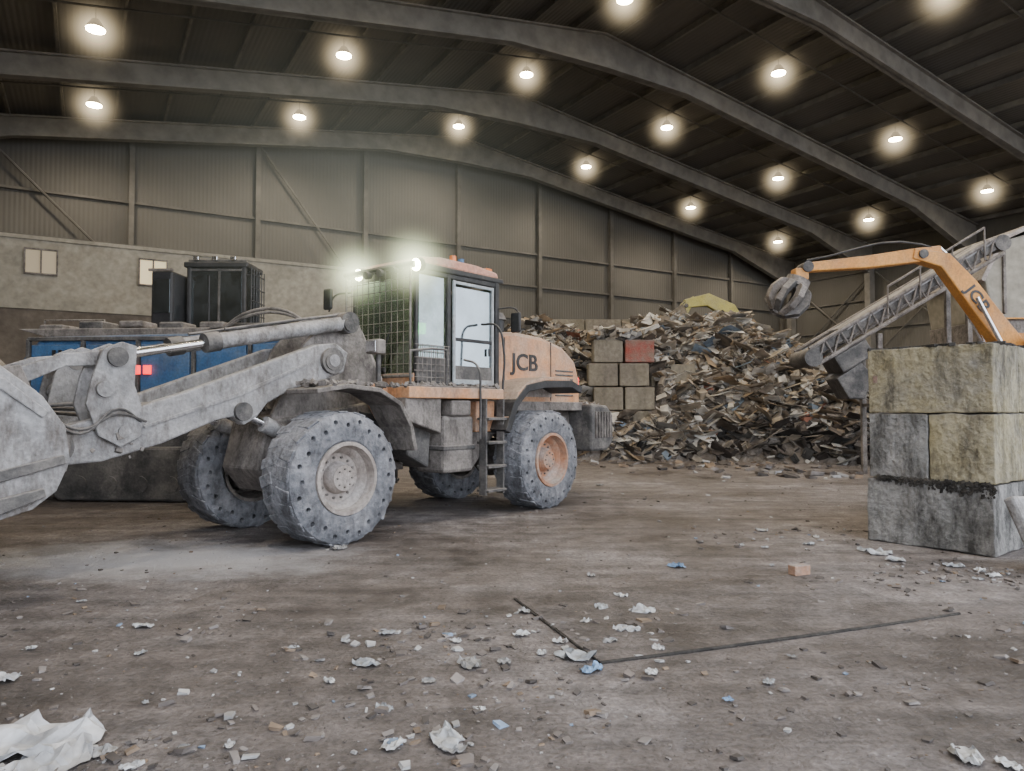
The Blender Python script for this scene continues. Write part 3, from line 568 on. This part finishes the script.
for l in (29.7,23.7,17.7,11.7,5.7):
    for k in range(6):
        s_=7.3*k; z=roofz(s_,.6)
        addcyl(bm,(s_,l,z+.04),(s_,l,z+.32),.28,.10,seg=16); addcyl(bm,(s_,l,z+.3),(s_,l,z+.65),.02,seg=6)
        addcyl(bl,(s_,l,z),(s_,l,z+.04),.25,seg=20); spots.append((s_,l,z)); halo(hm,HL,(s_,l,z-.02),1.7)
obj('lamp_housings',bm,M['dgrey'],HL); obj('lamp_lenses',bl,M['halide'],HL)
for (s_,l,z) in spots:
    if l in (23.7,11.7): continue
    ld=bpy.data.lights.new('lamp_light','SPOT'); ld.energy=1500; ld.color=(1,.86,.68); ld.spot_size=math.radians(165); ld.spot_blend=.6; ld.shadow_soft_size=.25
    o=bpy.data.objects.new('lamp_light',ld); COL.objects.link(o); o.parent=HL; o.location=(s_,l,z-.05)

bm=bmesh.new(); addbox(bm,((LW+10)/2+.1,29.6,2.45),(10-LW-.4,3.2,4.9)); shed(obj('concrete_push_wall',bm,M['concd']))
bm=bmesh.new(); addbox(bm,((LW+10)/2+.1,29.6,6.05),(10-LW-.3,3.3,2.3)); addbox(bm,((LW+10)/2+.1,27.93,7.22),(10-LW-.3,.1,.12)); shed(obj('wall_annex',bm,M['beige']))
for i,(s0,s1,za,zb) in enumerate(((-1.85,-.96,6.05,6.85),(1.44,2.31,5.95,6.85))):
    W=empty('window_%d'%(i+1),(0,0,0),B_ANG)
    box2('pane',W,M['windull'] if i==0 else M['winlit'],(s0,27.90,za),(s1,27.93,zb),0)
    bm=bmesh.new()
    for x in (s0,s1,(s0+s1)/2): addbox(bm,(x,27.88,(za+zb)/2),(.05,.06,zb-za+.06))
    for z in (za,zb): addbox(bm,((s0+s1)/2,27.88,z),(s1-s0,.06,.05))
    obj('frame',bm,M['frame'],W)

# floor
def ground(name,k=1.0,patch=True):
    m,nt,b=newmat(name); N=nt.nodes; L=nt.links
    tc=N.new('ShaderNodeTexCoord')
    def noise(sc,det=10,ro=.6,vec=None):
        n=N.new('ShaderNodeTexNoise'); n.inputs['Scale'].default_value=sc; n.inputs['Detail'].default_value=det; n.inputs['Roughness'].default_value=ro; L.new(vec or tc.outputs['Object'],n.inputs['Vector']); return n
    def rng_(src,a,b_,c,d):
        mr=N.new('ShaderNodeMapRange'); mr.inputs['From Min'].default_value=a; mr.inputs['From Max'].default_value=b_; mr.inputs['To Min'].default_value=c; mr.inputs['To Max'].default_value=d; L.new(src,mr.inputs['Value']); return mr.outputs[0]
    def mulc(c,f):
        mx=N.new('ShaderNodeMixRGB'); mx.blend_type='MULTIPLY'; mx.inputs[0].default_value=1; L.new(c,mx.inputs[1]); L.new(f,mx.inputs[2]); return mx.outputs[0]
    nA=noise(.35,12,.74); nB=noise(3.,10,.74); nC=noise(28.,6,.6); nD=noise(.9,10,.7)
    mpS=N.new('ShaderNodeMapping'); mpS.inputs['Rotation'].default_value=(0,0,.25); mpS.inputs['Scale'].default_value=(.35,4.5,1); L.new(tc.outputs['Object'],mpS.inputs['Vector'])
    nS=noise(1.0,8,.65,mpS.outputs[0])
    mpT=N.new('ShaderNodeMapping'); mpT.inputs['Rotation'].default_value=(0,0,-.9); mpT.inputs['Scale'].default_value=(.25,3.0,1); L.new(tc.outputs['Object'],mpT.inputs['Vector'])
    nT=noise(1.3,8,.65,mpT.outputs[0])
    r=N.new('ShaderNodeValToRGB'); cr=r.color_ramp; cr.elements[0].position=.39; cr.elements[0].color=(.072*k,.060*k,.055*k,1); cr.elements[1].position=.63; cr.elements[1].color=(.285*k,.262*k,.258*k,1)
    e=cr.elements.new(.5); e.color=(.172*k,.151*k,.144*k,1)
    L.new(nA.outputs['Fac'],r.inputs['Fac'])
    c=mulc(r.outputs[0],rng_(nB.outputs['Fac'],.32,.68,.50,1.40)); c=mulc(c,rng_(nC.outputs['Fac'],.3,.7,.60,1.30)); c=mulc(c,rng_(nS.outputs['Fac'],.35,.65,.78,1.16)); c=mulc(c,rng_(nT.outputs['Fac'],.35,.65,.80,1.14))
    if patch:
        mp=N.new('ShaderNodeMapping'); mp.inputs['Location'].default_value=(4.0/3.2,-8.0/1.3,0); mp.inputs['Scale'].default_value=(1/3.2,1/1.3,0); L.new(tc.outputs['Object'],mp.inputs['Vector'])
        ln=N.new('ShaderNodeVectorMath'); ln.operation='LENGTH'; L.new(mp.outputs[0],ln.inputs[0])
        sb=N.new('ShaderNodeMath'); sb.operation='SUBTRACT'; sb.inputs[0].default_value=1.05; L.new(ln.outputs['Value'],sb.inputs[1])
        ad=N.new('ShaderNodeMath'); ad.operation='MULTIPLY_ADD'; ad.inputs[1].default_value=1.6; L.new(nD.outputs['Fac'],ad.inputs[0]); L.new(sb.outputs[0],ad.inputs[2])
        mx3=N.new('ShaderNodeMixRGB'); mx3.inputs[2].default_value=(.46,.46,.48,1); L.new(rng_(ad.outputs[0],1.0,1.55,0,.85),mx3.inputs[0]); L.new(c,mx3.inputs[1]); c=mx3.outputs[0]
    L.new(c,b.inputs['Base Color']); L.new(rng_(nA.outputs['Fac'],.38,.55,.42,.9),b.inputs['Roughness'])
    aa=N.new('ShaderNodeMath'); aa.operation='MULTIPLY_ADD'; aa.inputs[1].default_value=.35; L.new(nC.outputs['Fac'],aa.inputs[0]); L.new(nB.outputs['Fac'],aa.inputs[2])
    bp=N.new('ShaderNodeBump'); bp.inputs['Strength'].default_value=1.0; bp.inputs['Distance'].default_value=.08; L.new(aa.outputs[0],bp.inputs['Height']); L.new(bp.outputs[0],b.inputs['Normal'])
    return m
bm=bmesh.new(); addbox(bm,(12,14,-.1),(110,90,.2)); obj('floor',bm,ground('ground_dirt'))

bm=bmesh.new(); P0=[(.03,6.32),(.58,4.73),(3.45,5.79),(2.9,7.38)]
a=[bm.verts.new((x,y,.0)) for x,y in P0]; c=[bm.verts.new((x,y,.010)) for x,y in P0]
bm.faces.new(a[::-1]); bm.faces.new(c)
for i in range(4): bm.faces.new((a[i],a[(i+1)%4],c[(i+1)%4],c[i]))
pl=obj('steel_floor_plate',bm,ground('plate_dirty_steel',.84,False),None,0)
tube('plate_edge',pl,M['soot'],[(.02,6.3,.006),(.22,5.7,.008),(.57,4.73,.006)],.008); tube('plate_edge',pl,M['soot'],[(.57,4.72,.006),(1.5,5.04,.008),(2.6,5.45,.006),(3.6,5.85,.004)],.013)

# ================================================================ CONCRETE BLOCKS near right
cx,cy=5.36,8.0; d=Vector((-.616,.788)); e2=Vector((.788,.616)); ang=math.atan2(d.y,d.x)
BW=empty('concrete_block_wall')
def blk(u0,u1,v0,v1,z,mat,h=.8,dx=0):
    c=Vector((cx,cy))+d*((u0+u1)/2+dx)+e2*((v0+v1)/2)
    bm=bmesh.new(); vs=addbox(bm,(0,0,0),(u1-u0-.012,v1-v0-.012,h-.014))
    bmesh.ops.subdivide_edges(bm,edges=bm.edges[:],cuts=9,use_grid_fill=True)
    bmesh.ops.transform(bm,matrix=Matrix.Translation((c.x,c.y,z+h/2))@Matrix.Rotation(ang+random.uniform(-.008,.008),4,'Z'),verts=bm.verts[:])
    o_=random.uniform(0,50)
    for v in bm.verts: v.co+=mn.noise_vector(v.co*5+Vector((o_,0,0)))*.012+Vector((random.uniform(-1,1),random.uniform(-1,1),random.uniform(-1,1)))*.004
    obj('block',bm,mat,BW,.015)
for v in range(4):
    blk(0,1.4,.8*v,.8*v+.8,1.6,M['concy'])
    blk(0,.7,.8*v,.8*v+.8,.8,M['concy']); blk(.7,1.4,.8*v,.8*v+.8,.8,M['conc'])
    blk(.0,1.42,.8*v,.8*v+.8,0,M['conc'],dx=.02)
bm=bmesh.new()
for i in range(520):
    u=random.uniform(.0,1.3)
    c=Vector((cx,cy))+d*u-e2*.004; zz=.815-abs(random.gauss(0,.06*(1.2-u*.7)))
    q=.008+.035*random.random()**2
    addbox(bm,(c.x,c.y,zz),(q,.010,q*1.3),(random.random(),random.random(),ang))
for i in range(300):
    u=random.uniform(0,1.4); v=random.uniform(.0,2.5); c=Vector((cx,cy))+d*u+e2*v
    addbox(bm,(c.x,c.y,2.40),(.02+.10*random.random(),.04+.08*random.random(),.015+.03*random.random()),(0,0,random.random()*3))
obj('grime',bm,M['soot'],BW,.003)
bm=bmesh.new(); c=Vector((cx,cy))+d*1.3-e2*.006
addbox(bm,(c.x,c.y,2.02),(.05,.008,.09),(0,0,ang)); obj('red_mark',bm,M['redp'],BW)
SL=empty('leaning_concrete_slab'); bm=bmesh.new(); addbox(bm,(5.42,7.45,.36),(.55,.12,.8),(-.42,.05,.5)); obj('slab',bm,M['grey'],SL,.03)

# ================================================================ REAR CONCRETE BAY BLOCKS
BB=empty('concrete_block_bay')
def bb(x0,x1,y0,y1,z,mat,h=.8):
    bm=bmesh.new(); addbox(bm,((x0+x1)/2,(y0+y1)/2,z+h/2),(x1-x0-.03,y1-y0-.03,h-.03),(0,0,random.uniform(-.02,.02))); obj('block',bm,mat,BB,.04)
for k in range(5):
    off=0 if k%2 else .45
    for x in (2.55,3.6): bb(x+off*.4,x+1.02+off*.4,24.1,24.95,.8*k,M['redp'] if (k==4 and x>3) else M['concb'])
    if k<4: bb(4.75,6.3,24.6,25.4,.8*k,M['concb'])
for k in range(7):
    for i in range(4): bb(1.6+1.6*i-(k%2)*.4,3.2+1.6*i-(k%2)*.4,31.5,32.3,.8*k,M['concb'])

# ================================================================ WASTE PILE
def H_(x,y):
    toe=23.0-(max(0,x-5.5))*.42+.5*mn.noise(Vector((x*.5,3.1,0)))
    prof=np.interp(x,[-4,-2,0,1,2.2,3.5,5,6.5,8.8,10.3,11.5,12.1],[0,2.5,4.5,4.8,4.5,3.5,4.8,5.1,4.85,3.7,2.7,0])
    t=(y-toe)/(4.4 if x>5.5 else 3.6)
    if t<=0: return 0
    f=min(1,t)**.75
    back=max(0,min(1,(31.3-y)/3.))
    if 2.3<x<4.9 and y<24.9: f*=.85
    return prof*f*back+.5*mn.noise(Vector((x*.9,y*.9,2)))*min(1,t*3)*back
m_pile=dirty('pile_fines',(.06,.05,.044),(.15,.128,.105),.95,0,2.,1.,(.23,.205,.18),.4,fine=12)
RP=empty('demolition_waste_pile')
bm=bmesh.new(); nx,ny=100,64; g=[[None]*(ny+1) for _ in range(nx+1)]
for i in range(nx+1):
    for j in range(ny+1):
        x=-4+16.1*i/nx; y=20+11.4*j/ny; g[i][j]=bm.verts.new((x,y,max(0,H_(x,y)-.05)-.03))
for i in range(nx):
    for j in range(ny): bm.faces.new((g[i][j],g[i+1][j],g[i+1][j+1],g[i][j+1]))
obj('pile_core',bm,m_pile,RP,0,False)
def boxes(name,items,mat,parent=None,jt=.18):
    V=[];F=[]
    cube=np.array([[-1,-1,-1],[1,-1,-1],[1,1,-1],[-1,1,-1],[-1,-1,1],[1,-1,1],[1,1,1],[-1,1,1]])*.5
    fc=[(0,3,2,1),(4,5,6,7),(0,1,5,4),(1,2,6,5),(2,3,7,6),(3,0,4,7)]
    for c,s,e in items:
        Rm=np.array(Euler(e).to_matrix()); jit=1+rng.uniform(-jt,jt,(8,3))
        v=(cube*jit*np.array(s))@Rm.T+np.array(c); k=len(V); V.extend(v.tolist()); F.extend([tuple(k+q for q in f) for f in fc])
    me=bpy.data.meshes.new(name); me.from_pydata(V,[],F); me.materials.append(mat); me.update()
    o=bpy.data.objects.new(name,me); COL.objects.link(o); 
    if parent: o.parent=parent
    return o
m_rub=islandmat('mixed_waste',[(0,(.25,.21,.165)),(.12,(.38,.33,.26)),(.25,(.13,.11,.09)),(.33,(.48,.455,.41)),(.46,(.30,.26,.21)),(.57,(.07,.064,.058)),(.65,(.58,.565,.53)),(.74,(.34,.255,.165)),(.83,(.22,.215,.21)),(.89,(.50,.475,.43)),(.965,(.17,.22,.28)),(.985,(.34,.15,.10))],scale=4)
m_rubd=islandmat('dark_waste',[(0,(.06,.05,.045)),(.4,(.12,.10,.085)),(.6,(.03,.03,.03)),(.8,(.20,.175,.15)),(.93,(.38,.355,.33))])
it=[];itd=[]
def reul(k=1.0): return (random.uniform(-1,1)*k,random.uniform(-1,1)*k,random.uniform(0,6.3))
n=0
while n<8500:
    x=random.uniform(-3.5,12.1); y=random.uniform(19.5,29.5); h=H_(x,y)
    if h<.08: continue
    if 2.5<x<4.9 and 24.0<y<25.1: continue
    k=random.random(); eu=reul(1.0)
    if k<.22: s=(random.uniform(.2,.65),random.uniform(.06,.20),random.uniform(.02,.05)); eu=reul(.7)
    elif k<.55: s=(random.uniform(.15,.45),random.uniform(.12,.38),random.uniform(.01,.03)); eu=reul(1.1)
    elif k<.72: s=(random.uniform(.45,1.0),random.uniform(.3,.65),random.uniform(.015,.03)); eu=reul(.65)
    elif k<.74: s=(random.uniform(.9,1.7),random.uniform(.06,.14),random.uniform(.04,.08)); eu=reul(.5)
    else: s=tuple(random.uniform(.07,.32) for _ in range(3))
    c=(x,y,h+random.uniform(-.08,.12)); n+=1
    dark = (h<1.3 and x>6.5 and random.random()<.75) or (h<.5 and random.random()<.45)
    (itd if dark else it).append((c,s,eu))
for i in range(110):
    it.append(((random.uniform(2.7,4.7),random.uniform(24.1,24.9),4.0+random.random()*.35),(random.uniform(.2,.7),random.uniform(.1,.4),random.uniform(.03,.15)),reul(.5)))
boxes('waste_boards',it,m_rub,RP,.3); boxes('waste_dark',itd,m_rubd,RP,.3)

# litter
m_lit=islandmat('ground_litter_mat',[(0,(.15,.13,.12)),(.3,(.23,.21,.20)),(.5,(.08,.07,.065)),(.74,(.40,.40,.40)),(.86,(.22,.165,.12)),(.98,(.22,.30,.42))])
it=[]
def ground_ok(x,y):
    rx,ry=x-cx,y-cy; u=rx*d.x+ry*d.y; v=rx*e2.x+ry*e2.y
    return not(-.1<u<1.5 and -.1<v<3.3)
clusters=[(-3.3,4.2,.7,140),(-1.6,3.4,.4,120),(-.4,5.2,.5,140),(.7,5.5,.5,180),(-.2,3.6,.4,110),(4.6,7.3,.5,230),(3.2,9.3,.8,160),(2.9,6.8,.5,60),(4.0,5.2,.6,60),(2.2,4.3,.5,60),(-4.,5.8,.9,80),(1.5,13,1.4,80),(5.3,7.0,.4,130),(2.2,3.0,.4,50),(8.5,18.5,1.6,150),(3,21.8,2,150),(6.5,20.5,1.6,150),(-2.4,3.4,.3,150),(-.9,4.3,.6,130),(.3,4.3,.5,100),(-2.5,5.6,.6,80)]
for X,Y,sp,nn in clusters:
    for i in range(nn):
        x=random.gauss(X,sp); y=random.gauss(Y,sp*.7)
        if not ground_ok(x,y) or y<1.8: continue
        q=random.random()**4*(.07 if Y<15 else .3)+.008
        it.append(((x,y,q*.14+.001),(q,q*random.uniform(.4,1),q*.28),(random.uniform(-.3,.3),random.uniform(-.3,.3),random.uniform(0,6))))
for i in range(4800):
    y=2.2+random.random()**1.5*18; x=random.uniform(-.8,.8)*y
    if not ground_ok(x,y): continue
    q=random.random()**6*.035+.006; it.append(((x,y,q*.15),(q,q*random.uniform(.5,1),q*.4),(random.uniform(-.4,.4),0,random.uniform(0,6))))
boxes('ground_litter',it,m_lit,None,.35)
m_pap=islandmat('paper_plastic',[(0,(.44,.45,.46)),(.3,(.33,.35,.37)),(.5,(.52,.53,.54)),(.75,(.27,.27,.27)),(.93,(.18,.30,.48))],.6,.6,14)
bm=bmesh.new()
def sheet(x,y,sx,sy,amp,n=9):
    a=random.uniform(0,6.28); g=[]; o=random.uniform(0,99)
    for i in range(n):
        row=[]
        for j in range(n):
            uu=(i/(n-1)-.5)*2; vv=(j/(n-1)-.5)*2
            rr=1-.32*max(0,(uu*uu*vv*vv))-.25*abs(mn.noise(Vector((uu*1.5+o,vv*1.5,5))))
            u=uu*.5*sx*rr+mn.noise(Vector((uu*2+o,vv*2,1)))*sx*.12; v=vv*.5*sy*rr+mn.noise(Vector((uu*2+o,vv*2,9)))*sy*.12
            z=.012+amp*max(0,mn.noise(Vector((uu*2.2+o,vv*2.2,o)))+.12*random.random())
            row.append(bm.verts.new((x+u*math.cos(a)-v*math.sin(a),y+u*math.sin(a)+v*math.cos(a),z)))
        g.append(row)
    for i in range(n-1):
        for j in range(n-1): bm.faces.new((g[i][j],g[i+1][j],g[i+1][j+1],g[i][j+1]))
SH=[(-2.78,5.5,.17),(-3.1,4.43,.2),(-.94,4.7,.18),(-.92,5.33,.13),(-.58,3.57,.14),(-.33,3.64,.24),(-.29,3.54,.15),(-.27,4.7,.22),(-.05,4.73,.13),(.42,4.83,.26),(.5,4.59,.17),(.85,5.42,.22),(1.05,5.91,.22),(.96,6.39,.15),(.74,6.03,.17),(.07,5.3,.14),(.87,4.55,.12),(1.86,4.83,.07),(1.22,4.12,.07),(1.54,4.38,.1),(2.15,3.46,.2),(2.29,3.38,.12),(4.18,8.25,.3),(4.1,8.43,.22),(4.16,7.87,.22),(1.71,7.57,.2),(2.73,7.62,.08),(2.77,8.74,.1),(3.38,9.8,.2),(.78,7.16,.12),(-.18,4.0,.08),(-1.17,5.14,.08),(-2.05,4.08,.05),(-1.58,3.54,.09),(-1.38,3.57,.08),(4.63,7.6,.22),(4.75,7.38,.16),(-2.04,8.55,.25),(1.9,15.6,.2),(-3.67,6.2,.08),(-.4,5.15,.1),(.34,5.14,.12),(.69,5.14,.12),(.57,5.63,.11),(4.75,7.16,.16),(5.0,6.9,.14),(4.5,7.0,.1),(-.7,4.0,.12),(-.5,4.4,.1),(-1.1,4.4,.09),(-2.5,4.9,.1),(-3.3,5.0,.1),(.2,4.9,.1),(.1,5.9,.12),(-1.5,5.0,.08),(1.0,5.0,.12),(3.6,8.8,.15),(3.9,9.3,.12),(3.0,8.6,.1),(-1.95,3.5,.13),(-1.75,3.35,.1)]
for X,Y,s_ in SH: sheet(X,Y,s_,s_*.7,s_*.26)
LI=obj('crumpled_paper_litter',bm,m_pap)
bm=bmesh.new(); sheet(-2.42,3.58,.80,.50,.13,15); sheet(-2.15,3.36,.5,.32,.10,11); obj('torn_plastic_sheet',bm,islandmat('pale_plastic',[(0,(.52,.53,.55)),(.5,(.44,.45,.47))],.5,.5,9),LI)
box('brick',None,dirty('brick_clay',(.30,.17,.11),(.36,.23,.16),.95,0,8,.4,DUST,.3),(2.85,7.2,.058),(.2,.1,.1),(0,0,.4),.01)

# ================================================================ LIGHT / WORLD
w=bpy.data.worlds.new('sky'); scene.world=w; w.use_nodes=True
bg=w.node_tree.nodes['Background']; bg.inputs[0].default_value=(.88,.92,1.0,1); bg.inputs[1].default_value=4.7

cam=bpy.data.cameras.new('camera'); cam.lens=36*720/1024; cam.sensor_width=36; cam.clip_end=200
co=bpy.data.objects.new('camera',cam); COL.objects.link(co); co.location=(0,0,1.65); co.rotation_euler=(math.radians(90+1.87),0,0)
scene.camera=co
